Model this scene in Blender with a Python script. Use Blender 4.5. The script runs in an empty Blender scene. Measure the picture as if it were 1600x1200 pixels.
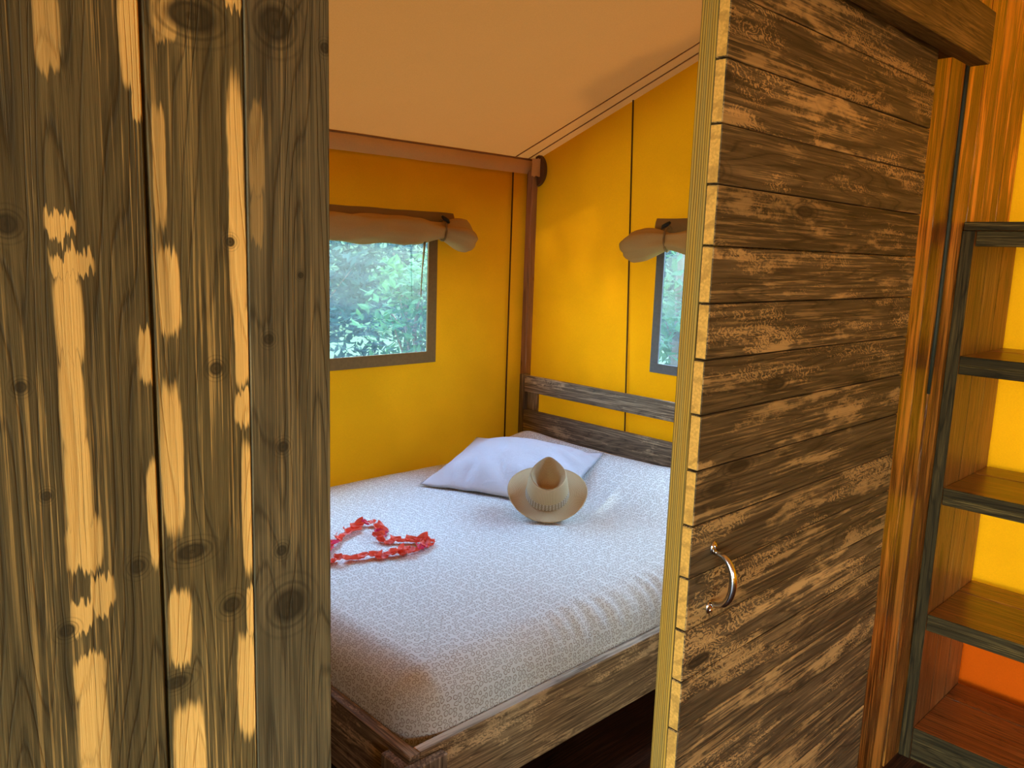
import bpy, bmesh, math, random
from mathutils import Vector, Matrix, noise as mnoise
random.seed(7)
S = bpy.context.scene
COL = S.collection

# ------------------------------------------------------------------ camera
cam_d = bpy.data.cameras.new('camera'); cam = bpy.data.objects.new('camera', cam_d); COL.objects.link(cam)
cam_d.sensor_width = 36; cam_d.lens = 36*1250/1600; cam_d.clip_start = .02
R = Matrix(((0.72304383, -0.08795829, 0.68517951), (-0.68997781, -0.14039471, 0.71008446), (0.03373777, -0.98618085, -0.1622008)))
cam.matrix_world = Matrix.Translation((0, 0, 1.5)) @ (R @ Matrix.Diagonal((1, -1, -1))).to_4x4()
S.camera = cam

# ------------------------------------------------------------------ sky, sun, exposure
W = bpy.data.worlds.new('sky'); S.world = W; W.use_nodes = True
wn = W.node_tree.nodes; wl = W.node_tree.links
sky = wn.new('ShaderNodeTexSky'); sky.sky_type = 'NISHITA'; sky.sun_disc = False
sky.sun_elevation = math.radians(52); sky.sun_rotation = math.radians(72); sky.altitude = 100; sky.ozone_density = 1.6; sky.air_density = 1.3
wl.new(sky.outputs[0], wn['Background'].inputs[0]); wn['Background'].inputs[1].default_value = 2.3
sun_d = bpy.data.lights.new('sun', 'SUN'); sun_d.energy = 10; sun_d.color = (1, .93, .8); sun_d.angle = math.radians(1.2)
sun = bpy.data.objects.new('sun', sun_d); COL.objects.link(sun)
SUN_EL, SUN_AZ = math.radians(52), math.radians(18)      # from +X turning to +Y
sd = Vector((math.cos(SUN_EL)*math.cos(SUN_AZ), math.cos(SUN_EL)*math.sin(SUN_AZ), math.sin(SUN_EL)))
sun.rotation_euler = sd.to_track_quat('Z', 'Y').to_euler(); sun.location = sd*12
def portal(name, loc, direction, sx, sy):
    # daylight opening: guides sky sampling only, gives off no light of its own
    d = bpy.data.lights.new(name, 'AREA'); d.shape = 'RECTANGLE'; d.size = sx; d.size_y = sy; d.cycles.is_portal = True
    o = bpy.data.objects.new(name, d); COL.objects.link(o); o.location = loc
    o.rotation_euler = Vector(direction).to_track_quat('-Z', 'Z').to_euler()
portal('daylight_left_window', (1.69, 2.95, 1.32), (0, -1, 0), 1.18, .6)
portal('daylight_end_window', (2.96, 1.54, 1.32), (-1, 0, 0), 1.15, .6)
portal('daylight_added_window', (-.4, -2.95, 1.25), (0, 1, 0), .85, .75)
portal('daylight_entrance', (-2.62, -.95, 1.2), (1, 0, 0), 2.8, 2.4)
S.view_settings.view_transform = 'Standard'; S.view_settings.look = 'None'
S.view_settings.gamma = 1; S.view_settings.use_curve_mapping = False
S.view_settings.exposure = 0.68

# ------------------------------------------------------------------ node helper
class G:
    def __init__(s, name):
        s.m = bpy.data.materials.new(name); s.m.use_nodes = True
        s.t = s.m.node_tree; s.t.nodes.clear()
    def n(s, ty, **kw):
        nd = s.t.nodes.new(ty)
        for k, v in kw.items(): setattr(nd, k, v)
        return nd
    def put(s, sock, v):
        if hasattr(v, 'is_output'): s.t.links.new(v, sock)
        elif v is not None:
            if sock.type == 'RGBA' and len(v) == 3: v = (*v, 1)
            sock.default_value = v
    def math(s, op, a, b=None, c=None, clamp=False):
        nd = s.n('ShaderNodeMath', operation=op, use_clamp=clamp)
        for i, v in enumerate((a, b, c)):
            if v is not None: s.put(nd.inputs[i], v)
        return nd.outputs[0]
    def vm(s, op, a, b=None, c=None):
        nd = s.n('ShaderNodeVectorMath', operation=op)
        for i, v in enumerate((a, b, c)):
            if v is not None: s.put(nd.inputs[i], v)
        return nd.outputs['Value'] if op in ('LENGTH', 'DOT_PRODUCT', 'DISTANCE') else nd.outputs[0]
    def noise(s, vec, scale=1, detail=3, rough=.55, dist=0, color=False):
        nd = s.n('ShaderNodeTexNoise')
        s.put(nd.inputs['Vector'], vec); nd.inputs['Scale'].default_value = scale
        nd.inputs['Detail'].default_value = detail; nd.inputs['Roughness'].default_value = rough
        nd.inputs['Distortion'].default_value = dist
        return nd.outputs['Color' if color else 'Fac']
    def voro(s, vec, scale=1, feature='F1', rnd=1):
        nd = s.n('ShaderNodeTexVoronoi', feature=feature)
        s.put(nd.inputs['Vector'], vec); nd.inputs['Scale'].default_value = scale
        nd.inputs['Randomness'].default_value = rnd
        return nd
    def step(s, v, a, b, lo=0., hi=1.):
        nd = s.n('ShaderNodeMapRange', interpolation_type='SMOOTHSTEP')
        s.put(nd.inputs[0], v)
        for i, q in enumerate((a, b, lo, hi)): s.put(nd.inputs[i+1], q)
        return nd.outputs[0]
    def mix(s, f, a, b, mode='MIX'):
        nd = s.n('ShaderNodeMix', data_type='RGBA', blend_type=mode)
        s.put(nd.inputs[0], f); s.put(nd.inputs[6], a); s.put(nd.inputs[7], b)
        return nd.outputs[2]
    def sep(s, v):
        nd = s.n('ShaderNodeSeparateXYZ'); s.put(nd.inputs[0], v); return nd.outputs
    def comb(s, x, y, z):
        nd = s.n('ShaderNodeCombineXYZ')
        for i, v in enumerate((x, y, z)): s.put(nd.inputs[i], v)
        return nd.outputs[0]
    def bump(s, h, strength=.3, dist=.002):
        nd = s.n('ShaderNodeBump'); nd.inputs['Strength'].default_value = strength; nd.inputs['Distance'].default_value = dist
        s.put(nd.inputs['Height'], h); return nd.outputs[0]
    def obj(s): return s.n('ShaderNodeTexCoord').outputs['Object']
    def rnd(s): return s.n('ShaderNodeObjectInfo').outputs['Random']
    def bsdf(s, col, rough=.6, normal=None, metal=0, spec=.5):
        nd = s.n('ShaderNodeBsdfPrincipled')
        s.put(nd.inputs['Base Color'], col); s.put(nd.inputs['Roughness'], rough)
        nd.inputs['Metallic'].default_value = metal; nd.inputs['Specular IOR Level'].default_value = spec
        if normal is not None: s.put(nd.inputs['Normal'], normal)
        return nd.outputs[0]
    def add(s, ty, **kw):
        nd = s.n(ty)
        for k, v in kw.items(): s.put(nd.inputs[k.replace('_', ' ')], v)
        return nd.outputs[0]
    def mixs(s, f, a, b):
        nd = s.n('ShaderNodeMixShader'); s.put(nd.inputs[0], f); s.put(nd.inputs[1], a); s.put(nd.inputs[2], b); return nd.outputs[0]
    def done(s, sh):
        o = s.n('ShaderNodeOutputMaterial'); s.put(o.inputs[0], sh); return s.m

# ------------------------------------------------------------------ materials
def wood(name, axis, dark=(.085, .06, .03), mid=(.15, .105, .05), blond=(.52, .34, .14), thr=.56, pw=.10, saw=0.0,
         pscale=(9, 9, 1.7), patches=None, knots=None, rough=.6, spec=.22, fs=190, stain=.5):
    """stained plank: grain along `axis`, dark stain rubbed off to blond wood in patches"""
    g = G(name); co = g.obj(); r = g.rnd()
    off = g.comb(g.math('MULTIPLY', r, 17.), g.math('MULTIPLY', r, 31.), g.math('MULTIPLY', r, 53.))
    x, y, z = g.sep(g.vm('ADD', co, off))
    a, b, l = {'x': (z, y, x), 'y': (x, z, y), 'z': (x, y, z)}[axis]
    p = g.comb(a, b, l)
    fine = g.noise(g.vm('MULTIPLY', p, (fs, fs, 4.5)), 1, 4, .7)
    mid_n = g.noise(g.vm('MULTIPLY', p, (38, 38, 1.6)), 1, 3, .6, .3)
    cath = g.noise(g.vm('MULTIPLY', p, (11, 11, .8)), 1, 1.5, .5)
    kd = None
    if knots:
        disp = None
        for kx, kz, kr, ex in knots:
            kr *= 1.22
            d = g.vm('LENGTH', g.vm('MULTIPLY_ADD', co, (1/kr/ex, 0, 1/kr), (-kx/kr/ex, 0, -kz/kr)))
            kd = d if kd is None else g.math('MINIMUM', kd, d)
            e = g.math('MULTIPLY', g.math('EXPONENT', g.math('MULTIPLY', g.math('MULTIPLY', d, d), -.10)), kr*9)
            disp = e if disp is None else g.math('ADD', disp, e)
        phase = g.math('ADD', g.math('MULTIPLY', cath, 9.), disp)
        phase = g.math('MULTIPLY', phase, 11.)
        kd = g.math('MULTIPLY', kd, 1.0)
    else:
        vo = g.voro(g.vm('MULTIPLY', p, (8, 8, 2.6)), 1)
        sel = g.math('GREATER_THAN', g.sep(vo.outputs['Color'])[0], .62)
        kd = g.math('ADD', g.math('MULTIPLY', vo.outputs['Distance'], 9.5), g.math('MULTIPLY', g.math('SUBTRACT', 1., sel), 20.))
        disp = g.math('MULTIPLY', g.math('EXPONENT', g.math('MULTIPLY', g.math('MULTIPLY', kd, kd), -.12)), .55)
        phase = g.math('MULTIPLY', g.math('ADD', g.math('MULTIPLY', cath, 9.), disp), 8.)
    lines = g.math('ABSOLUTE', g.math('SINE', g.math('ADD', phase, g.math('MULTIPLY', fine, 1.2))))
    light = g.step(lines, .7, 1.)
    lines = g.step(lines, .42, .0)
    # stain wear
    pn = g.noise(g.vm('MULTIPLY', p, pscale), 1, 4, .6, .4)
    edge = g.math('MULTIPLY', g.math('SUBTRACT', fine, .5), .32)
    edge = g.math('ADD', edge, g.math('MULTIPLY', g.math('SUBTRACT', mid_n, .5), .25))
    r2 = g.math('FRACT', g.math('MULTIPLY', r, 37.7)); r3 = g.math('FRACT', g.math('MULTIPLY', r, 91.3))
    v = g.math('ADD', g.math('ADD', pn, edge), g.math('MULTIPLY_ADD', r2, .10, -.05))
    if saw:
        q = g.math('ADD', g.math('MULTIPLY', l, 95.), g.math('MULTIPLY', a, 120.))
        q = g.math('ADD', q, g.math('MULTIPLY', g.noise(g.vm('MULTIPLY', p, (26, 26, 11)), 1, 4, .65), 22.))
        sw = g.math('SINE', g.math('MULTIPLY', q, 6.2832*.5))
        swm = g.step(g.noise(g.vm('MULTIPLY', p, (14, 14, 3)), 1, 2), .42, .62)
        v = g.math('ADD', v, g.math('MULTIPLY', g.math('MULTIPLY', sw, swm), g.math('MULTIPLY_ADD', r3, saw*1.3, saw*.25)))
        blot = g.noise(g.vm('MULTIPLY', p, (60, 60, 22)), 1, 4, .65, .6)
        v = g.math('ADD', v, g.math('MULTIPLY', g.math('SUBTRACT', blot, .5), .42))
    m = g.step(v, thr, thr+pw)
    m = g.math('MULTIPLY', m, .85)
    if patches:
        wob = g.noise(g.vm('MULTIPLY', co, (50, 0, 12)), 1, 3, .65, color=True)
        wob2 = g.noise(g.vm('MULTIPLY', co, (330, 0, 9)), 1, 2, .6, color=True)
        cw = g.vm('MULTIPLY_ADD', wob, (.005, 0, .030), co)
        cw = g.vm('MULTIPLY_ADD', wob2, (.004, 0, .04), cw)
        cw = g.vm('SUBTRACT', cw, (.0045, 0, .035))
        best = None
        for px, pz, hx, hz, *st in patches:
            d = g.vm('MULTIPLY_ADD', cw, (1/hx/1.04, 0, 1/hz/1.02), (-px/hx/1.04, 0, -pz/hz/1.02))
            d = g.step(g.vm('LENGTH', g.vm('MULTIPLY', d, d)), 1.3, .8, 0., st[0] if st else 1.)
            best = d if best is None else g.math('MAXIMUM', best, d)
        pm = g.math('MULTIPLY', best, g.step(mid_n, .30, .42, .45, 1.))
        pm = g.math('MULTIPLY', pm, g.step(fine, .30, .42, .45, 1.))
        m = g.math('MAXIMUM', m, pm)
    dk = g.mix(g.step(fine, .40, .60), dark, mid)
    dk = g.mix(g.step(mid_n, .40, .60, .45, 0.), dk, tuple(c*.5 for c in dark))
    dk = g.mix(g.math('MULTIPLY', lines, .60), dk, tuple(c*.40 for c in dark))
    dk = g.mix(g.math('MULTIPLY', light, .16), dk, tuple(c*1.4 for c in mid))
    stk = g.math('MULTIPLY', g.step(fine, .52, .62), g.step(g.noise(g.vm('MULTIPLY', p, (16, 16, 2.4)), 1, 3), .40, .58))
    dk = g.mix(g.math('MULTIPLY', stk, stain), dk, blond)
    bl = g.mix(g.step(mid_n, .38, .62), tuple(c*.82 for c in blond), tuple(min(1, c*1.1) for c in blond))
    bl = g.mix(g.math('MULTIPLY', lines, .22), bl, tuple(c*.45 for c in blond))
    col = g.mix(m, dk, bl)
    hsv = g.n('ShaderNodeHueSaturation'); g.put(hsv.inputs['Value'], g.math('MULTIPLY_ADD', g.math('FRACT', g.math('MULTIPLY', r, 7.3)), .5, .75)); g.put(hsv.inputs['Color'], col); col = hsv.outputs[0]
    kn = g.step(kd, 1.25, .7)
    ring = g.math('MULTIPLY', g.math('SINE', g.math('MULTIPLY', kd, 11.)), g.step(kd, 2.6, .9))
    kcol = g.mix(g.step(fine, .3, .7), tuple(c*.22 for c in dark), tuple(c*.45 for c in mid))
    col = g.mix(g.math('MULTIPLY', kn, .93), col, kcol)
    col = g.mix(g.math('MULTIPLY', g.math('MAXIMUM', ring, 0.), .55), col, tuple(c*.35 for c in dark))
    h = g.math('ADD', g.math('MULTIPLY', fine, .8), g.math('MULTIPLY', lines, -.5))
    h = g.math('ADD', h, g.math('MULTIPLY', m, .3))
    ro = g.math('ADD', g.math('MULTIPLY', m, .12), rough)
    return g.done(g.bsdf(col, ro, g.bump(h, .45, .0018), 0, spec))

def end_grain(name, base=(.72, .38, .075)):
    g = G(name); co = g.obj(); r = g.rnd()
    c = g.vm('ADD', co, g.comb(0., g.math('MULTIPLY_ADD', r, .05, -.04), g.math('MULTIPLY_ADD', r, .2, -.1)))
    d = g.vm('LENGTH', c)
    rings = g.math('SINE', g.math('ADD', g.math('MULTIPLY', d, 900.), g.math('MULTIPLY', g.noise(co, 60, 3), 5.)))
    f = g.noise(co, 220, 3)
    col = g.mix(g.step(f, .3, .7), tuple(q*.75 for q in base), base)
    col = g.mix(g.step(rings, .55, 1., 0., .5), col, tuple(q*.42 for q in base))
    return g.done(g.bsdf(col, .8, g.bump(f, .3, .001), 0, .15))

def batten_wood(name):
    g = G(name); x, y, z = g.sep(g.obj())
    p = g.comb(x, y, z)
    f = g.noise(g.vm('MULTIPLY', p, (260, 260, 3)), 1, 2, .5)
    f2 = g.noise(g.vm('MULTIPLY', p, (30, 30, 2)), 1, 3, .5)
    li = g.math('SINE', g.math('ADD', g.math('MULTIPLY', y, 1500.), g.math('MULTIPLY', f2, 14.)))
    col = g.mix(g.step(li, -.2, .9), (.46, .25, .035), (.15, .085, .015))
    col = g.mix(g.step(f, .35, .7), col, g.mix(.5, col, (.20, .17, .06)))
    return g.done(g.bsdf(col, .8, g.bump(li, .3, .001), 0, .1))

def canvas(name, col, trans=.5, weave=900, var=.08, rough=.9, tcol=None):
    """tent cloth: thin woven sheet that lets part of the daylight through"""
    g = G(name); co = g.obj()
    n1 = g.noise(co, 2.2, 3, .5); n2 = g.noise(g.vm('MULTIPLY', co, (weave, weave, weave*.22)), 1, 1)
    n3 = g.noise(g.vm('MULTIPLY', co, (weave*.22, weave*.22, weave)), 1, 1)
    w = g.math('MULTIPLY', g.math('ADD', n2, n3), .5)
    c = g.mix(g.step(n1, .3, .7), tuple(q*(1-var) for q in col), tuple(min(1, q*(1+var)) for q in col))
    c = g.mix(g.step(w, .3, .7), g.mix(.3, c, tuple(q*.6 for q in col)), c)
    nrm = g.bump(w, .25, .001)
    d = g.add('ShaderNodeBsdfDiffuse', Color=c, Normal=nrm)
    t = g.add('ShaderNodeBsdfTranslucent', Color=c if tcol is None else tcol, Normal=nrm)
    return g.done(g.mixs(trans, d, t))

def plain(name, col, rough=.6, metal=0, nscale=80, var=.25, bump=.15):
    g = G(name); co = g.obj(); n = g.noise(co, nscale, 3)
    c = g.mix(n, tuple(q*(1-var) for q in col), tuple(min(1, q*(1+var)) for q in col))
    return g.done(g.bsdf(c, rough, g.bump(n, bump, .001), metal, .2))

M = {}
PA = [(0.2017, 1.6698, 0.0095, 0.0307, .6), (0.268, 1.6801, 0.0086, 0.0465), (0.2731, 1.6219, 0.0057, 0.0158), (0.2035, 1.5115, 0.0112, 0.0098), (0.2115, 1.4776, 0.0161, 0.0103), (0.2062, 1.43, 0.0109, 0.0371), (0.2051, 1.3524, 0.0096, 0.042), (0.2065, 1.2747, 0.0098, 0.0442), (0.2084, 1.2179, 0.0146, 0.0237), (0.2723, 1.3905, 0.0083, 0.0265), (0.2728, 1.2384, 0.0064, 0.0486), (0.2035, 1.1501, 0.0084, 0.0137), (0.222, 1.1671, 0.0105, 0.0175), (0.2074, 1.0887, 0.0128, 0.0211), (0.208, 0.996, 0.0129, 0.0811)]
PB = [(0.2894, 1.5667, 0.0056, 0.0513, .8), (0.2945, 1.4518, 0.0097, 0.0396), (0.2921, 1.2829, 0.01, 0.0715), (0.2931, 1.1101, 0.0111, 0.0384), (0.2996, 0.9435, 0.0156, 0.0783), (0.3638, 1.5357, 0.008, 0.1133), (0.3658, 1.3974, 0.0074, 0.0384), (0.3658, 1.3326, 0.008, 0.0178), (0.3684, 1.2219, 0.0057, 0.0702), (0.3695, 1.1031, 0.0039, 0.0253), (0.3639, 1.0197, 0.0096, 0.0569), (0.298, 1.7059, 0.0105, 0.0223, .6), (0.3655, 1.7324, 0.0086, 0.0124)]
PC = [(0.3856, 1.5933, 0.0074, 0.0411, .28), (0.385, 1.5259, 0.0064, 0.0252, .22)]
KA = [(0.1633, 1.5091, 0.0075, 1), (0.2546, 1.1861, 0.0065, 1), (0.1901, 1.1401, 0.0055, 1.1), (0.1656, 1.3714, 0.0045, 1), (0.1798, 1.2715, 0.004, 1)]
KB = [(0.324, 1.7063, 0.0125, 1.7), (0.356, 1.5009, 0.0042, 1), (0.3382, 1.3745, 0.006, 1), (0.3078, 1.1882, 0.0075, 1.8), (0.3488, 1.1186, 0.008, 1.1), (0.287, 1.0515, 0.006, 1.8)]
KC = [(0.4076, 1.717, 0.0150, 1), (0.4639, 1.7047, 0.005, 1), (0.4333, 1.4683, 0.003, 1), (0.3954, 1.4014, 0.005, 1), (0.4099, 1.2832, 0.0055, 1), (0.4067, 1.1656, 0.0055, 1), (0.4152, 1.0991, 0.0170, 1)]
LW = dict(dark=(.070, .052, .019), mid=(.140, .102, .038), blond=(.68, .42, .12), thr=.70, pw=.12, rough=.62, fs=400, stain=.40)
M['plank_a'] = wood('stained_plank_wide', 'z', patches=PA, knots=KA, **LW)
M['plank_b'] = wood('stained_plank_middle', 'z', patches=PB, knots=KB, **LW)
M['plank_c'] = wood('stained_plank_edge', 'z', patches=PC, knots=KC, **{**LW, 'thr': .82, 'stain': .16, 'dark': (.066, .053, .026), 'mid': (.125, .098, .048)})
M['plank_v'] = wood('stained_plank_upright', 'z', **{**LW, 'thr': .62})
M['door'] = wood('stained_door_plank', 'x', dark=(.070, .045, .020), mid=(.135, .088, .040), blond=(.46, .28, .10), thr=.52, pw=.16, saw=.10, pscale=(16, 16, 3.2))
M['wall_r'] = wood('warm_wall_plank', 'z', dark=(.10, .030, .005), mid=(.34, .118, .016), blond=(.92, .37, .055), thr=.45, pw=.16, pscale=(13, 13, 1.5), rough=.30, spec=.6)
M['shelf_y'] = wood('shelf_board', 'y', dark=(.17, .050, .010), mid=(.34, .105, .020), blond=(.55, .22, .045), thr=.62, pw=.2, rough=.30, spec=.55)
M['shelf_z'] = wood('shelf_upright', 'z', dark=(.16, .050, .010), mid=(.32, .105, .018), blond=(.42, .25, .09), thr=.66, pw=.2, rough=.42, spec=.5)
M['bed_x'] = wood('bed_wood_long', 'x', dark=(.21, .13, .06), mid=(.38, .24, .11), blond=(.74, .49, .23), thr=.52, pw=.16, saw=.06, pscale=(12, 12, 4))
M['bed_y'] = wood('bed_wood_cross', 'y', dark=(.15, .10, .058), mid=(.30, .205, .12), blond=(.64, .44, .25), thr=.53, pw=.16, saw=.05, pscale=(12, 12, 4))
M['bed_z'] = wood('bed_wood_upright', 'z', dark=(.15, .10, .058), mid=(.30, .205, .12), blond=(.64, .44, .25), thr=.62, pw=.16)
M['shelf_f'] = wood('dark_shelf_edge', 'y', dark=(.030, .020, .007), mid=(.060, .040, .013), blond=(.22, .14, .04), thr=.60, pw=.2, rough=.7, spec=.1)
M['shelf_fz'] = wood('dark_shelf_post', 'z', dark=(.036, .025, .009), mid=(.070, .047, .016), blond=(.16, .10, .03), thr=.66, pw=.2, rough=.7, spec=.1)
M['worn_lit'] = wood('worn_lit_rail_top', 'x', dark=(.22, .18, .13), mid=(.36, .31, .24), blond=(.70, .64, .52), thr=.46, pw=.2)  # pale wear, with window light on the rail top put into the colour
M['beam'] = wood('beam_wood', 'x', dark=(.10, .058, .016), mid=(.15, .088, .026), blond=(.32, .19, .06), thr=.74, pw=.2)
M['floor'] = wood('dark_floorboard', 'x', dark=(.035, .014, .007), mid=(.07, .027, .012), blond=(.16, .07, .03), thr=.70, pw=.2, rough=.4)
M['pole'] = wood('pole_wood', 'z', dark=(.34, .17, .08), mid=(.42, .22, .11), blond=(.5, .27, .14), thr=.6, pw=.3)
M['end'] = end_grain('raw_end_grain'); M['batten'] = batten_wood('weathered_batten')
M['canvas_o'] = canvas('ochre_tent_canvas', (.82, .335, .006), .052)
M['canvas_e'] = canvas('sunlit_ochre_tent_canvas', (.84, .335, .004), .085)  # same cloth; the end wall's sunlit brightness is put into its transmission
M['canvas_skirt'] = canvas('orange_skirt_canvas', (.62, .085, .003), .032)
M['canvas_roof'] = canvas('tan_roof_canvas', (.47, .20, .075), .031, var=.03, tcol=(.85, .32, .05))
M['canvas_tan'] = canvas('tan_canvas_strip', (.78, .44, .16), .10)
M['flap'] = canvas('rolled_khaki_canvas', (.56, .34, .13), .08)
M['flap_head'] = canvas('brown_canvas_header', (.30, .18, .075), .1)
M['bind'] = plain('brown_window_binding', (.20, .105, .035), .9)
M['bind2'] = plain('slate_window_binding', (.13, .12, .12), .6)
M['cord'] = plain('dark_seam_cord', (.10, .045, .012), .85)
M['cordtan'] = plain('brown_seam_cord', (.28, .13, .05), .85)
M['black'] = plain('dark_rubber_strip', (.03, .032, .02), .55)
M['toggle'] = plain('black_toggle', (.02, .018, .016), .4)
M['disc'] = plain('brown_plate', (.12, .055, .022), .6)
M['steel'] = plain('polished_steel', (.62, .58, .54), .16, 1, 40, .05, .02)
M['bark'] = plain('bark', (.16, .11, .07), .9)

def pane_mat():
    g = G('hazy_window_film'); co = g.obj()
    w = g.noise(g.vm('MULTIPLY', co, (6, 6, 30)), 1, 3, .6, .8)
    tr = g.add('ShaderNodeBsdfTransparent', Color=(.66, .88, .96))
    ha = g.add('ShaderNodeBsdfTranslucent', Color=(.62, .86, .95))
    gl = g.add('ShaderNodeBsdfGlossy', Color=(1, 1, 1), Roughness=.08)
    return g.done(g.mixs(.03, g.mixs(g.step(w, .3, .7, .035, .065), tr, ha), gl))
M['pane'] = pane_mat()

def sheet_mat():
    g = G('pebble_print_sheet'); co = g.obj(); uv = g.n('ShaderNodeTexCoord').outputs['UV']
    wv = g.noise(g.vm('MULTIPLY', uv, (22, 22, 22)), 1, 2, color=True)
    p = g.vm('MULTIPLY_ADD', wv, (.020, .020, 0), uv)
    nd = g.voro(p, 62, 'F1', .45); nd.voronoi_dimensions = '2D'
    ne = g.voro(p, 62, 'DISTANCE_TO_EDGE', .45); ne.voronoi_dimensions = '2D'
    cell = g.sep(nd.outputs['Color'])[0]
    rad = g.math('MULTIPLY_ADD', cell, .11, .27)
    d = g.math('SUBTRACT', nd.outputs['Distance'], rad)
    ln = g.step(g.math('ABSOLUTE', d), .095, .03)
    ln = g.math('MULTIPLY', ln, g.step(ne.outputs['Distance'], .02, .06))
    base = g.mix(g.step(d, -.05, .05), (.71, .71, .655), (.76, .76, .71))
    col = g.mix(g.math('MULTIPLY', ln, .85), base, (.30, .23, .165))
    f = g.noise(co, 1200, 1)
    return g.done(g.bsdf(col, .75, g.bump(f, .2, .0006), 0, .3))
M['sheet'] = sheet_mat()
def pillow_mat():
    g = G('white_cotton'); co = g.obj(); n = g.noise(co, 14, 4, .6, .5); f = g.noise(co, 900, 1)
    h = g.math('ADD', g.math('MULTIPLY', n, 6.), f)
    return g.done(g.bsdf((.76, .75, .76), .8, g.bump(h, .6, .003), 0, .25))
M['pillow'] = pillow_mat()
def straw_mat(name, band=False):
    g = G(name); co = g.obj(); x, y, z = g.sep(co)
    r = g.math('SQRT', g.math('ADD', g.math('MULTIPLY', x, x), g.math('MULTIPLY', y, y)))
    ang = g.math('ARCTAN2', y, x)
    rr = g.math('SINE', g.math('MULTIPLY', g.math('ADD', r, g.math('MULTIPLY', z, 1.)), 1500.))
    aa = g.math('SINE', g.math('MULTIPLY', ang, 170.))
    w = g.math('MULTIPLY', g.math('ADD', rr, aa), .5)
    col = g.mix(g.step(w, -.6, .7), (.42, .29, .14), (.70, .52, .28))
    if band:
        k = g.math('MULTIPLY', g.math('SINE', g.math('ADD', g.math('MULTIPLY', ang, 44.), g.math('MULTIPLY', z, 420.))),
                   g.math('SINE', g.math('MULTIPLY', z, 420.)))
        col = g.mix(g.step(k, .15, .5), (.36, .26, .15), (.70, .60, .44))
        w = g.math('MULTIPLY', k, 2.)
    return g.done(g.bsdf(col, .7, g.bump(w, .4, .0012), 0, .3))
M['straw'] = straw_mat('woven_straw'); M['straw_band'] = straw_mat('open_weave_straw', True)
def petal_mat():
    g = G('red_petal'); co = g.obj(); r = g.rnd(); n = g.noise(co, 60, 3)
    c = g.mix(n, (.92, .07, .035), (1., .18, .09)); c = g.mix(g.step(r, .86, .9), c, (.78, .05, .13))
    return g.done(g.mixs(.3, g.bsdf(c, .55), g.add('ShaderNodeBsdfTranslucent', Color=c)))
M['petal'] = petal_mat()
def leaf_mat(name, c0, c1):
    g = G(name); geo = g.n('ShaderNodeNewGeometry').outputs['Random Per Island']
    c = g.mix(geo, c0, c1)
    return g.done(g.mixs(.35, g.bsdf(c, .75, None, 0, .15), g.add('ShaderNodeBsdfTranslucent', Color=c)))
M['leaf1'] = leaf_mat('bright_leaf', (.03, .10, .035), (.08, .19, .06))
M['leaf2'] = leaf_mat('deep_leaf', (.012, .040, .03), (.03, .085, .05))
M['gravel'] = plain('bounce_gravel', (.55, .42, .25), .95, 0, 40, .3)
M['ground'] = plain('grassy_ground', (.05, .08, .03), .95, 0, 6, .5)

# ------------------------------------------------------------------ object helpers
def tag(o, label=None, cat=None, group=None, kind=None):
    if label: o['label'] = label
    if cat: o['category'] = cat
    if group: o['group'] = group
    if kind: o['kind'] = kind
    return o
def empty(name, loc, parent=None):
    o = bpy.data.objects.new(name, None); COL.objects.link(o); o.empty_display_size = .1; o.location = loc
    if parent: o.parent = parent
    return o
def link(name, me, mats, parent=None, loc=(0, 0, 0), smooth=False):
    """link mesh; loc is in world space (parents are unrotated)"""
    o = bpy.data.objects.new(name, me); COL.objects.link(o)
    for m in (mats if isinstance(mats, (list, tuple)) else [mats]):
        if len(me.materials) < (len(mats) if isinstance(mats, (list, tuple)) else 1): me.materials.append(m)
    if parent:
        o.parent = parent
        w = Vector((0, 0, 0)); q = parent
        while q: w += q.location; q = q.parent
        o.location = Vector(loc)-w
    else: o.location = loc
    if smooth: me.polygons.foreach_set('use_smooth', [True]*len(me.polygons))
    return o
def pydata(name, v, f):
    me = bpy.data.meshes.new(name); me.from_pydata(v, [], f); me.update(); return me
def board(name, x0, x1, y0, y1, z0, z1, mats, parent=None, bev=.0016, end_axis=None, at_origin=False):
    """chamfered board; with end_axis the faces across the grain take the second material"""
    bm = bmesh.new(); bmesh.ops.create_cube(bm, size=1)
    c = Vector(((x0+x1)/2, (y0+y1)/2, (z0+z1)/2))
    for v in bm.verts: v.co = Vector((v.co.x*(x1-x0), v.co.y*(y1-y0), v.co.z*(z1-z0)))
    if bev: bmesh.ops.bevel(bm, geom=bm.edges[:], offset=bev, segments=1, affect='EDGES', clamp_overlap=True)
    if end_axis is not None:
        for f in bm.faces:
            if abs(f.normal[end_axis]) > .9: f.material_index = 1
    if at_origin:
        for v in bm.verts: v.co += c
        c = Vector((0, 0, 0))
    me = bpy.data.meshes.new(name); bm.to_mesh(me); bm.free()
    return link(name, me, mats, parent, c)
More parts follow.
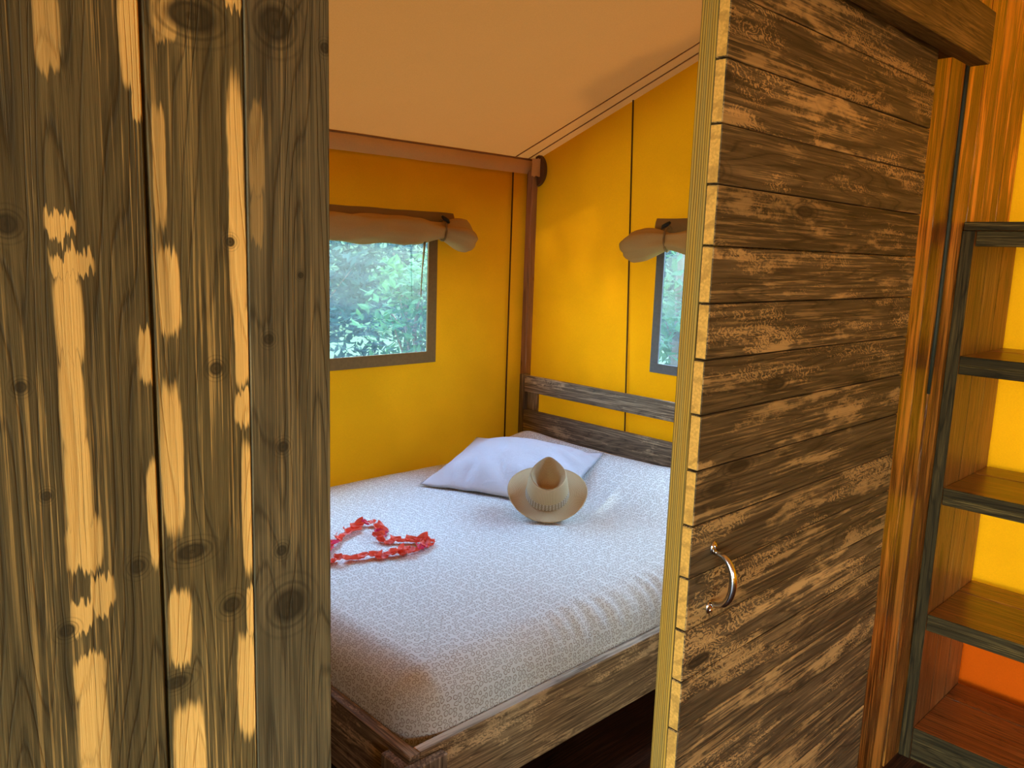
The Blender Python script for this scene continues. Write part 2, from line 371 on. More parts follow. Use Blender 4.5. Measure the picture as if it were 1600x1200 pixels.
def tube_mesh(name, pts, rad, seg=10, closed_ends=True):
    pts = [Vector(p) for p in pts]; n = len(pts)
    rads = rad if isinstance(rad, (list, tuple)) else [rad]*n
    V = []; F = []; up = Vector((0, 0, 1)); prev = None
    for i, p in enumerate(pts):
        t = (pts[min(i+1, n-1)]-pts[max(i-1, 0)]).normalized()
        a = prev if prev is not None else (up if abs(t.dot(up)) < .9 else Vector((1, 0, 0)))
        a = (a-t*a.dot(t)).normalized(); prev = a; b = t.cross(a)
        for k in range(seg):
            th = 2*math.pi*k/seg; V.append(p+(a*math.cos(th)+b*math.sin(th))*rads[i])
    for i in range(n-1):
        for k in range(seg):
            F.append((i*seg+k, i*seg+(k+1) % seg, (i+1)*seg+(k+1) % seg, (i+1)*seg+k))
    if closed_ends: F.append(tuple(range(seg))[::-1]); F.append(tuple((n-1)*seg+k for k in range(seg)))
    return pydata(name, V, F)
def tube(name, pts, rad, mat, parent=None, seg=10):
    c = sum((Vector(p) for p in pts), Vector())/len(pts)
    return link(name, tube_mesh(name, [Vector(p)-c for p in pts], rad, seg), mat, parent, c, True)
def lin(a, b, n): return [a+(b-a)*i/n for i in range(n+1)]
def sheet(name, us, vs, fn, mat, parent=None, hole=None, smooth=True):
    V = []; F = []; idx = {}
    for i, u in enumerate(us):
        for j, v in enumerate(vs): idx[i, j] = len(V); V.append(fn(u, v))
    for i in range(len(us)-1):
        for j in range(len(vs)-1):
            cu, cv = (us[i]+us[i+1])/2, (vs[j]+vs[j+1])/2
            if hole and hole[0] < cu < hole[1] and hole[2] < cv < hole[3]: continue
            F.append((idx[i, j], idx[i+1, j], idx[i+1, j+1], idx[i, j+1]))
    return link(name, pydata(name, V, F), mat, parent, (0, 0, 0), smooth)
def nz(x, y, z=0.): return mnoise.noise(Vector((x, y, z)))
def sstep(a, b, x):
    t = max(0, min(1, (x-a)/(b-a))); return t*t*(3-2*t)

# ------------------------------------------------------------------ dimensions (metres; the camera stands at 0,0)
YP = .78            # front face of the plank partition
YW = 2.92           # canvas wall with the left window
XE = 2.93           # canvas end wall
EAVE, SL = 1.957, .376
XF = -2.6           # open front of the tent
def roof_z(y): return EAVE+SL*(YW-abs(y))

# ------------------------------------------------------------------ ground, floor, ceiling, canvas walls
gd = sheet('ground', lin(-14, 22, 12), lin(-14, 22, 12), lambda u, v: (u, v, -.12), M['ground']); tag(gd, kind='structure')
pa = sheet('bounce_ground', lin(-13, XF-.1, 8), lin(-9, 7, 8), lambda u, v: (u, v, -.11), M['gravel']); tag(pa, kind='structure')  # unseen sandy ground added to bounce warm sunlight into the tent
hi = sheet('hill', lin(-10, 26, 30), lin(0, 1, 10), lambda u, v: (u, 12.5+7*v+1.2*nz(u*.3, v), -.2+5.2*math.sin(v*1.5)+.5*nz(u*.5, v*3)), M['ground']); tag(hi, kind='structure')
hi = sheet('hill', lin(-10, 14, 24), lin(0, 1, 10), lambda u, v: (12.5+7*v+1.2*nz(u*.3, v, 4), u, -.2+5.2*math.sin(v*1.5)+.5*nz(u*.5, v*3, 6)), M['ground']); tag(hi, kind='structure')
fl = board('floor', XF, XE-.005, -YW+.005, YW-.005, -.08, 0, M['floor'], bev=0); tag(fl, kind='structure')

ys = lin(-YW-.25, 0, 18)+lin(0, YW+.25, 18)[1:]
ce = sheet('ceiling', lin(XF-1.7, XE+.25, 48), ys,  # unseen roof overhang added past the entrance to hold back blue sky light
           lambda u, v: (u, v, roof_z(v)-.018*math.sin(math.pi*min(1, abs(v)/YW))*(1+.4*math.sin(u*2.1))*sstep(0, .9, abs(u-XE))*(u < XE)), M['canvas_roof'])
tag(ce, kind='structure')
for dx in (.155, .065):
    link('seam', tube_mesh('seam', [(XE-dx, y, roof_z(y)-.004-.012*math.sin(math.pi*y/YW)*(dx > .1)) for y in lin(YW-.01, .85, 24)], .0030, 6), M['cordtan'], ce, smooth=True)
# eave strip hanging along the window wall
tr = sheet('trim_1', lin(-2.5, XE-.004, 60), lin(0, 1, 6),
           lambda u, v: (u, YW-.012-.012*math.sin(v*3.1)-.003*nz(u*9, v), EAVE+.004-v*.076-.003*nz(u*6, v*2, 3)), M['canvas_tan']); tag(tr, kind='structure')
link('piping', tube_mesh('piping', [(x, YW-.016, EAVE-.002) for x in lin(-2.5, XE-.01, 30)], .0045, 6), M['cordtan'], tr, smooth=True)

W1 = (1.12, 2.26, 1.036, 1.60); W2 = (.98, 2.10, 1.032, 1.60)
def hl(a, b, n, h0, h1):
    """grid lines from a to b that also hit the hole edges"""
    return lin(a, h0, max(2, int(n*(h0-a)/(b-a))))+lin(h0, h1, max(2, int(n*(h1-h0)/(b-a))))[1:]+lin(h1, b, max(2, int(n*(b-h1)/(b-a))))[1:]
wb = sheet('wall_back', hl(XF, XE, 70, W1[0], W1[1]), hl(-.1, EAVE, 26, W1[2], W1[3]),
           lambda u, v: (u, YW+.010*nz(u*1.7, v*1.3, 5), v), M['canvas_o'], hole=W1); tag(wb, kind='structure')
link('seam', tube_mesh('seam', [(2.769, YW-.008, z) for z in lin(0, EAVE-.06, 12)], .0042, 6), M['cord'], wb, smooth=True)

def end_wall():
    ysn = hl(-YW, YW, 80, W2[0], W2[1]); zs = hl(.44, 1.9, 22, W2[2], W2[3])
    V = []; F = []; idx = {}
    for i, y in enumerate(ysn):
        for j, z in enumerate(zs): idx[i, j] = len(V); V.append((XE+.008*nz(y*1.6, z*1.4, 9), y, z))
        for k in range(1, 7):
            z = 1.9+(roof_z(y)-1.9)*k/6; idx[i, len(zs)-1+k] = len(V); V.append((XE+.008*nz(y*1.6, z*1.4, 9)*(1-k/6), y, z))
    for i in range(len(ysn)-1):
        for j in range(len(zs)+5):
            cy = (ysn[i]+ysn[i+1])/2
            if j < len(zs)-1 and W2[0] < cy < W2[1] and W2[2] < (zs[j]+zs[j+1])/2 < W2[3]: continue
            F.append((idx[i, j], idx[i+1, j], idx[i+1, j+1], idx[i, j+1]))
    return link('wall_end', pydata('wall_end', V, F), M['canvas_e'], None, (0, 0, 0), True)
we = end_wall(); tag(we, kind='structure')
link('seam', tube_mesh('seam', [(XE-.006, 2.253+.040*(z-.5), z) for z in lin(.05, 2.20, 16)], .0038, 6), M['cord'], we, smooth=True)
sheet('skirt', lin(-YW, YW, 40), lin(-.1, .45, 5), lambda u, v: (XE-.004+.006*nz(u*2, v*2, 4), u, v), M['canvas_skirt'], we)
W3 = (-.80, .0, .9, 1.60)  # window added in the unseen side wall for neutral light on the bed
wf = sheet('wall_front', hl(XF, XE, 30, W3[0], W3[1]), hl(-.1, EAVE, 12, W3[2], W3[3]), lambda u, v: (u, -YW+.01*nz(u, v, 2), v), M['canvas_o'], hole=W3); tag(wf, kind='structure')

ent = sheet('wall_entrance', [-YW, -2.3, -1.4, -.5, .4, .78, 1.5, 2.2, YW], lin(0, 1, 6), lambda u, v: (XF, u, v*roof_z(u)), M['canvas_o'], hole=(-2.3, .4, -.01, .84)); tag(ent, kind='structure')
# ------------------------------------------------------------------ windows
def window(name, axis, w, off, bind, bw):
    e = empty(name, (0, 0, 0)); tag(e, kind='structure')
    u0, u1, z0, z1 = w
    def P(u, d, z): return (u, off-d, z) if axis == 'x' else (off-d, u, z)
    def strip(nm, ua, ub, za, zb, dd=0):
        a = P(ua, .006+dd, za); b = P(ub, -.004, zb)
        board(nm, min(a[0], b[0]), max(a[0], b[0]), min(a[1], b[1]), max(a[1], b[1]), za, zb, bind, e, .001)
    strip('frame_strip', u0-bw, u1+bw, z0-bw, z0)
    strip('frame_strip', u0-bw, u1+bw, z1, z1+bw)
    strip('frame_strip', u0-bw, u0, z0, z1); strip('frame_strip', u1, u1+bw, z0, z1)
    sheet('pane', lin(u0, u1, 20), lin(z0, z1, 14), lambda u, v: P(u, -.001+.002*nz(u*5, v*3), v), M['pane'], e)
    return e
window('window_1', 'x', W1, YW, M['bind'], .052)
window('window_2', 'y', W2, XE, M['bind2'], .042)
window('window_3_added', 'x', W3, -YW, M['bind'], .052)

def rolled_flap(label, axis, off, u_cut, u_tie, u_end, sgn, drop=.018):
    """canvas blind rolled up over a window: sgn=+1 when the free end lies at larger u"""
    def P(u, d, z): return Vector((u, off-d, z)) if axis == 'x' else Vector((off-d, u, z))
    root = empty('rolled_window_flap', P(u_tie, .03, 1.55)); tag(root, label, 'window blind', 'rolled canvas window flaps')
    n = 90; seg = 26; V = []; F = []
    L = abs(u_end-u_cut)
    for i in range(n+1):
        t = i/n; u = u_cut+(u_end-u_cut)*t
        s = (u-u_tie)*sgn                      # distance past the tie
        if s < 0:
            k = min(1, -s/.16); rz = .034+.024*sstep(0, 1, k); rd = .026+.014*k; zc = 1.603-.004*k-.004*math.sin(-s*5)
        else:
            k = min(1, s/(abs(u_end-u_tie))); rz = .034+.034*math.sin(min(1, k*1.5)*math.pi*.5)-.022*sstep(.80, 1, k); rd = .026+.030*math.sin(k*2.2); zc = 1.603-.030*k
        for j in range(seg):
            th = 2*math.pi*j/seg
            fold = 1+.22*nz(math.cos(th)*2.2, math.sin(th)*2.2, u*7)+.15*math.sin(th*5+u*8)*math.exp(-abs(s)/.09)+.05*math.sin(th*3+u*14)+(.12*math.sin(th*4+1)*min(1, s/.1) if s > 0 else 0)
            V.append(P(u, .012+rd+rd*math.cos(th)*fold, zc-drop+rz*math.sin(th)*fold))
    for i in range(n):
        for j in range(seg): F.append((i*seg+j, i*seg+(j+1) % seg, (i+1)*seg+(j+1) % seg, (i+1)*seg+j))
    # scrolled end: inner spiral wall set back, seen as the roll's open mouth
    for e_i in (0, n): F.append(tuple(e_i*seg+j for j in range(seg)))
    link('roll', pydata('roll', [v for v in V], F), M['flap'], root, (0, 0, 0), True)
    root_l = root.location
    a, b = u_cut, u_tie+sgn*.085
    sheet('header_strip', lin(min(a, b), max(a, b), 30), lin(0, 1, 5),
          lambda u, v: P(u, .008+.012*math.sin(v*2.6), 1.668-v*.06-.003*nz(u*8, v)), M['flap_head'], root)
    # tie strap around the roll and its toggle
    pts = [P(u_tie, .012+.026+.030*math.cos(q), 1.600-drop*.6+(.040+drop*.4)*math.sin(q)) for q in lin(0, 2*math.pi, 24)]
    link('tie_strap', tube_mesh('tie_strap', pts, .0045, 6), M['flap_head'], root, (0, 0, 0), True)
    tg = tube_mesh('toggle', [P(u_tie-.020, .055, 1.650), P(u_tie-.008, .060, 1.640), P(u_tie+.010, .060, 1.632), P(u_tie+.022, .055, 1.622)], [.005, .009, .009, .005], 10)
    link('toggle', tg, M['toggle'], root, (0, 0, 0), True)
    return root
f1 = rolled_flap('khaki canvas flap rolled and tied above the window left of the pillow', 'x', YW, 1.01, 2.312, 2.455, 1)
f2 = rolled_flap('khaki canvas flap rolled above the narrow window beside the sliding door', 'y', XE, .90, 2.065, 2.262, 1, .034)
# ribbon that hangs from the roll over the left window
rb = [(2.205, YW-.05, 1.56), (2.203, YW-.046, 1.50), (2.200, YW-.04, 1.42), (2.199, YW-.035, 1.34), (2.199, YW-.034, 1.29)]
link('hanging_cord', tube_mesh('hanging_cord', rb, [.007, .005, .0028, .0024, .002], 8), M['flap_head'], f1, (0, 0, 0), True)

# ------------------------------------------------------------------ corner pole
tp = empty('tent_pole', (2.885, 2.885, 0)); tag(tp, 'brown upright tent pole in the canvas corner behind the headboard', 'pole')
board('upright', 2.862, 2.905, 2.872, 2.912, 0, 1.90, M['pole'], tp, .004)
def half_disc():
    V = []; n = 20
    for xx in (0, .022):
        for i in range(n+1):
            q = math.pi*i/n-math.pi/2
            V.append((xx, -.062*math.cos(q), .078*math.sin(q)))
    F = [tuple(range(n+1))[::-1], tuple(range(n+1, 2*n+2))]
    for i in range(n): F.append((i, i+1, n+2+i, n+1+i))
    F.append((n, 0, n+1, 2*n+1))
    return pydata('round_plate', V, F)
link('round_plate', half_disc(), M['disc'], tp, (2.896, 2.888, 1.905))
sleeve = sheet('fabric_cap', lin(0, 1, 10), lin(0, 1, 6), lambda u, v: (2.852+.056*u+.004*nz(u*6, v*5), 2.868-.008*math.sin(u*3.1)-.012*u, 1.958-.085*v+.008*nz(u*7, v*6, 2)), M['canvas_tan'], tp)
sleeve.location = -tp.location

# ------------------------------------------------------------------ plank partition, left of the doorway
wl_ = empty('wall_left', (0, YP, 0)); tag(wl_, kind='structure')
TH = .028
board('plank', .3745, .469, YP, YP+TH, .0, 2.25, M['plank_c'], wl_, .0012, at_origin=True)
board('plank', .2795, .3735, YP+.0005, YP+TH, .0, 2.25, M['plank_b'], wl_, .0012, at_origin=True)
board('plank', .084, .2762, YP-.0005, YP+TH, .0, 2.25, M['plank_a'], wl_, .0016, at_origin=True)
x = .082; k = 0
while x > XF+.3:
    w = (.095, .14, .19, .12)[k % 4]; board('plank', x-w, x, YP+random.uniform(-.001, .001), YP+TH, 0, 2.25, M['plank_v'], wl_); x -= w+.002; k += 1
board('back_rail', x, .469, YP+TH, YP+TH+.025, 1.75, 1.85, M['beam'], wl_); board('back_rail', x, .469, YP+TH, YP+TH+.025, .3, .4, M['beam'], wl_)

ws = empty('wall_side_added', (-.40, YP+TH, 0)); tag(ws, kind='structure')  # unseen partition added so less orange canvas light reaches the bed foot
yy = YP+TH+.026
while yy < YW-.14:
    board('plank', -.428, -.40, yy, yy+.133, 0, 2.05, M['plank_v'], ws); yy += .135
# right of the doorway
wr = empty('wall_right', (0, YP, 0)); tag(wr, kind='structure')
xs = [1.20, 1.33, 1.465, 1.60, 1.735, 1.87, 2.00, 2.135, 2.252, 2.358]
for a, b in zip(xs[:-1], xs[1:]): board('plank', a, b-.002, YP+random.uniform(0, .001), YP+TH, 0, 2.5, M['wall_r'], wr)
xs = [2.374, 2.505, 2.632, 2.765, 2.905]
for a, b in zip(xs[:-1], xs[1:]): board('plank', a, b-.002, YP+random.uniform(0, .001), YP+TH, 0, 2.5, M['wall_r'], wr)
board('back_rail', 1.2, 2.83, YP+TH, YP+TH+.025, 2.0, 2.1, M['beam'], wr)
# lintel over the doorway
li = board('trim_2', .469, 1.20, YP, YP+TH, 2.08, 2.25, M['beam']); tag(li, kind='structure')
cs = tube('joint_strip', [(2.366, YP-.001, z) for z in lin(1.15, 2.5, 8)], [.0045]+[.0065]*8, M['black'], None, 8)
tag(cs, 'thin dark strip running down the joint between the wall planks', 'strip')

# ------------------------------------------------------------------ sliding door
DX0, DX1, DY = 1.135, 1.995, .720
dr = empty('sliding_door', ((DX0+DX1)/2, .75, .02)); tag(dr, 'rough brown sliding door of horizontal planks with a steel handle', 'door')
zb = [.02, .097, .192, .287, .382, .477, .572, .667, .762, .857, .954, .1048*10, 1.146, 1.242, 1.335, 1.428, 1.521, 1.618, 1.712, 1.810, 1.904, 1.985]
for i, (a, b) in enumerate(zip(zb[:-1], zb[1:])):
    board('plank', DX0+random.uniform(-.0015, .0015), DX1+random.uniform(-.002, .002), DY+random.uniform(0, .0012), DY+.022, a+.0010, b-.0010, [M['door'], M['end']], dr, .0016, end_axis=0)
board('batten', DX0+.0005, DX0+.085, DY+.0235, DY+.0555, .03, 1.98, M['batten'], dr, .002)
board('batten', DX1-.085, DX1-.004, DY+.0235, DY+.0555, .03, 1.98, M['batten'], dr, .002)
hp = []
for i in range(25):
    q = math.pi*i/24; hp.append((1.204, DY-.004-.040*math.sin(q)**.75, .940+.048*math.cos(q)*(1 if abs(math.cos(q)) < .98 else 1)))
hr = [.0048+.0022*math.sin(math.pi*i/24) for i in range(25)]
hd = tube('handle', hp, hr, M['steel'], dr, 14); tag(hd, 'polished steel bow handle')
def lug(zc, s):
    V = []; F = []; n = 18
    for j, (rr, d) in enumerate(((1, 0), (1, .0022), (.72, .0045), (.0, .005))):
        for i in range(n):
            q = 2*math.pi*i/n; V.append((.0095*rr*math.cos(q), -d, .0125*rr*math.sin(q)))
    for j in range(3):
        for i in range(n): F.append((j*n+i, j*n+(i+1) % n, (j+1)*n+(i+1) % n, (j+1)*n+i))
    F.append(tuple(range(n))[::-1])
    o = link('lug', pydata('lug', V, F), M['steel'], hd, (1.204, DY+.0005, zc), True)
    V = []; F = []
    for j, (rr, d) in enumerate(((1, .0045), (1, .0062), (.5, .0072))):
        for i in range(12):
            q = 2*math.pi*i/12; V.append((.0042*rr*math.cos(q), -d, .0042*rr*math.sin(q)))
    for j in range(2):
        for i in range(12): F.append((j*12+i, j*12+(i+1) % 12, (j+1)*12+(i+1) % 12, (j+1)*12+i))
    F.append(tuple(24+i for i in range(12)))
    link('screw', pydata('screw', V, F), M['steel'], hd, (1.204, DY+.0005, zc+s*.004), True)
lug(.996, 1); lug(.884, -1)
# board that covers the door track
bb = empty('track_board', (1.2, .68, 1.97)); tag(bb, 'plain brown board covering the door track above the sliding door', 'board')
board('front_board', .30, 2.150, .660, .704, 1.970, 2.085, M['beam'], bb, .002)
board('spacer_block', 2.04, 2.140, .704, .780, 1.995, 2.075, M['beam'], bb, .002)
board('spacer_block', .34, .43, .704, .780, 1.995, 2.075, M['beam'], bb, .002)

# ------------------------------------------------------------------ shelf unit
SX0, SX1, SY0, SY1 = 2.478, 2.885, -.12, .779
sh = empty('shelf_unit', (2.68, .33, 0)); tag(sh, 'open wooden shelf unit with plank shelves against the glowing canvas', 'shelf')
def side(y0, y1):
    for a, b in ((SX0, 2.612), (2.613, 2.748), (2.749, SX1)):
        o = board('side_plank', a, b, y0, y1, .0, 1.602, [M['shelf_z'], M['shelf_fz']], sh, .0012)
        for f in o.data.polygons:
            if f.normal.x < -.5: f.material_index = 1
side(SY1-.033, SY1); side(SY0, SY0+.033)
def shelf(zt, lip=True, y0=SY0+.034, y1=SY1-.034, x0=SX0, th=.026):
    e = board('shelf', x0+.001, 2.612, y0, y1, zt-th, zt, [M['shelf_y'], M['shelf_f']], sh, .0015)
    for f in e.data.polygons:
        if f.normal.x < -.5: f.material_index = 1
    board('shelf_plank', 2.613, 2.748, y0, y1, zt-th-.001, zt-.0012, M['shelf_y'], e, .0012)
    board('shelf_plank', 2.749, SX1-.004, y0, y1, zt-th-.001, zt, M['shelf_y'], e, .0012)
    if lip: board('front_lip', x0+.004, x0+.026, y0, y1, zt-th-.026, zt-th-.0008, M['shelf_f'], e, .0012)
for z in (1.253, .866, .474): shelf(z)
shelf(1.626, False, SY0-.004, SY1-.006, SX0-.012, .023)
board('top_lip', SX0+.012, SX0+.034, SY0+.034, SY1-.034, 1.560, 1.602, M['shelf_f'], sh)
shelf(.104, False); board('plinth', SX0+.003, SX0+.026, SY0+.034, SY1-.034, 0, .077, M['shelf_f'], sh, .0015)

# ------------------------------------------------------------------ bed
BX0, BX1, BY0, BY1, BZ0, BZ1 = .966, 2.822, 1.284, 2.868, .217, .400
bed = empty('bed', (1.9, 2.08, 0)); tag(bed, 'low wooden double bed with a two-rail headboard', 'bed')
o = board('side_rail', BX0+.03, BX1, BY0, BY0+.028, BZ0, BZ1, [M['bed_x'], M['worn_lit']], bed, .002)
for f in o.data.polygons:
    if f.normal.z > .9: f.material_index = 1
board('side_rail', BX0+.03, BX1, BY1-.028, BY1, BZ0, BZ1, M['bed_x'], bed, .002)
board('foot_rail', BX0, BX0+.029, BY0, BY1, BZ0, BZ1+.001, M['bed_y'], bed, .002)
for ya, yb, s in ((BY0-.024, BY0-.0005, 1), (BY1+.0005, BY1+.024, -1)):
    board('leg', BX0-.024, BX0+.09, ya, yb, 0, .386, M['bed_z'], bed, .003)
board('leg', BX0-.024, BX0-.0005, BY0, BY0+.075, 0, .386, M['bed_z'], bed, .003)
board('leg', BX0-.024, BX0-.0005, BY1-.075, BY1, 0, .386, M['bed_z'], bed, .003)
board('headboard_post', BX1-.004, BX1+.042, 2.835, 2.8675, 0, .893, M['bed_z'], bed, .002)
board('headboard_post', BX1-.004, BX1+.042, 1.285, 1.317, 0, .893, M['bed_z'], bed, .002)
board('backing_post', BX1+.022, BX1+.041, 2.765, 2.8345, .1, .885, M['bed_z'], bed, .002)
board('backing_post', BX1+.022, BX1+.041, 1.3175, 1.388, .1, .885, M['bed_z'], bed, .002)
board('headboard_rail', BX1, BX1+.0215, 1.3175, 2.8345, .808, .891, M['bed_y'], bed, .002)
board('headboard_rail', BX1, BX1+.0215, 1.3175, 2.8345, .60, .716, M['bed_y'], bed, .002)
for i in range(12):
    xx = BX0+.10+i*.145; board('slat', xx, xx+.085, BY0+.0285, BY1-.0285, .288, .306, M['pole'], bed, .0015)

# ------------------------------------------------------------------ mattress in its fitted sheet
MX0, MX1, MY0, MY1, MZ0, MZ1 = BX0+.031, BX1-.003, BY0+.031, BY1-.012, .307, .533
def head_rise(x, y):
    r = .10*sstep(2.28, 2.78, x)+.012*sstep(2.2, 1.7, y)*sstep(2.4, 2.8, x)
    r *= 1-.55*sstep(2.70, 2.86, y)
    r += .012*math.exp(-((x-2.72)/.15)**2-((y-2.66)/.12)**2)
    return r
def mattress():
    nx, ny, nzv, rad = 150, 84, 12, .105
    V = []; F = []; key = {}
    def vid(i, j, k):
        if (i, j, k) in key: return key[i, j, k]
        p = Vector((MX0+(MX1-MX0)*i/nx, MY0+(MY1-MY0)*j/ny, MZ0+(MZ1-MZ0)*k/nzv))
        c = Vector((min(max(p.x, MX0+rad), MX1-rad), min(max(p.y, MY0+rad), MY1-rad), min(max(p.z, MZ0+.02), MZ1-rad)))
        d = p-c
        if d.length > 1e-6: p = c+d.normalized()*min(rad, max(abs(d.x), abs(d.y), abs(d.z)))
        t = max(0, (p.z-MZ0)/(MZ1-MZ0))
        p.z += head_rise(p.x, p.y)*t+.006*nz(p.x*2.2, p.y*2.2, 1)*t
        # gathered puckers along the near long edge and the foot
        e = math.exp(-((p.y-MY0-.02)/.07)**2)*sstep(1.30, 1.75, p.x)*t
        w = .0065*math.sin(p.x*95+4*nz(p.x*6, p.y*4)+(p.y-MY0)*22)*(.5+.8*nz(p.x*5, 3.3))
        p.z += e*w; p.y -= e*w*.6
        p.z += .0022*nz(p.x*9, p.y*9, 7)*t
        key[i, j, k] = len(V); V.append(p); return key[i, j, k]
    for i in range(nx):
        for j in range(ny):
            F.append((vid(i, j, nzv), vid(i+1, j, nzv), vid(i+1, j+1, nzv), vid(i, j+1, nzv)))
            F.append((vid(i, j, 0), vid(i, j+1, 0), vid(i+1, j+1, 0), vid(i+1, j, 0)))
    for k in range(nzv):
        for i in range(nx):
            F.append((vid(i, 0, k), vid(i+1, 0, k), vid(i+1, 0, k+1), vid(i, 0, k+1)))
            F.append((vid(i, ny, k), vid(i, ny, k+1), vid(i+1, ny, k+1), vid(i+1, ny, k)))
        for j in range(ny):
            F.append((vid(0, j, k), vid(0, j, k+1), vid(0, j+1, k+1), vid(0, j+1, k)))
            F.append((vid(nx, j, k), vid(nx, j+1, k), vid(nx, j+1, k+1), vid(nx, j, k+1)))
    me = pydata('mattress', V, F); inv = {v: k for k, v in key.items()}
    uvl = me.uv_layers.new(name='print')
    for f in me.polygons:
        ks = [inv[v] for v in f.vertices]
        foot = all(k[0] == 0 for k in ks) or all(k[0] == nx for k in ks); top = all(k[2] == nzv for k in ks)
        for li_, (a, b, c) in zip(f.loop_indices, ks):
            x_ = MX0+(MX1-MX0)*a/nx; y_ = MY0+(MY1-MY0)*b/ny; dz = (MZ1-MZ0)*(1-c/nzv)
            uvl.data[li_].uv = (x_, y_) if top else ((x_-dz, y_) if foot else (x_, y_-dz))
    o = link('mattress', me, M['sheet'], None, (0, 0, 0), True)
    return o
ma = mattress(); tag(ma, 'mattress in a pale fitted sheet printed with small brown rings', 'mattress')
def bed_z(x, y): return MZ1+head_rise(x, y)+.006*nz(x*2.2, y*2.2, 1)

# ------------------------------------------------------------------ pillow
def pillow():
    L, TL, RR, FR = Vector((1.945, 2.545, .545)), Vector((2.43, 2.745, .640)), Vector((2.715, 2.205, .625)), Vector((2.19, 1.965, .545))
    n = 44; V = []; F = []; ids = {}
    ctr = (L+TL+RR+FR)/4
    for side_ in (1, -1):
        for i in range(n+1):
            for j in range(n+1):
                u, v = i/n, j/n
                if side_ < 0 and (i in (0, n) or j in (0, n)): ids[-1, i, j] = ids[1, i, j]; continue
                uu, vv = 2*u-1, 2*v-1
                p = (L*(1-u)+FR*u)*(1-v)+(TL*(1-u)+RR*u)*v
                # edges pull in between the corners
                pin = .055
                p += (ctr-p)*pin*(max(abs(uu)**3*(1-vv*vv), abs(vv)**3*(1-uu*uu)))
                h = ((1-abs(uu)**2.2)*(1-abs(vv)**2.2))**.85
                wr = .006*nz(uu*3, vv*3, 2)+.019*math.sin((uu*13+vv*4)+3*nz(uu*2, vv*2))*math.exp(-((vv+.72)/.22)**2)*(h+.2)
                wr += .011*math.sin(vv*14+uu*5)*math.exp(-((uu-.72)/.25)**2)*(h+.2)
                p = p.copy(); zz = .100*h if side_ > 0 else -.006*h
                p.z += zz+wr*(1 if side_ > 0 else 0)
                p.z = max(p.z, bed_z(p.x, p.y)+(.004 if side_ < 0 else .007))
                ids[side_, i, j] = len(V); V.append(p-ctr)
    for i in range(n):
        for j in range(n):
            q = [(i, j), (i+1, j), (i+1, j+1), (i, j+1)]
            F.append([ids[1, a, b] for a, b in q]); F.append([ids[-1, a, b] for a, b in q[::-1]])
    return link('pillow', pydata('pillow', V, F), M['pillow'], None, ctr, True)
tag(pillow(), 'plump white cotton pillow lying askew behind the straw hat', 'pillow')

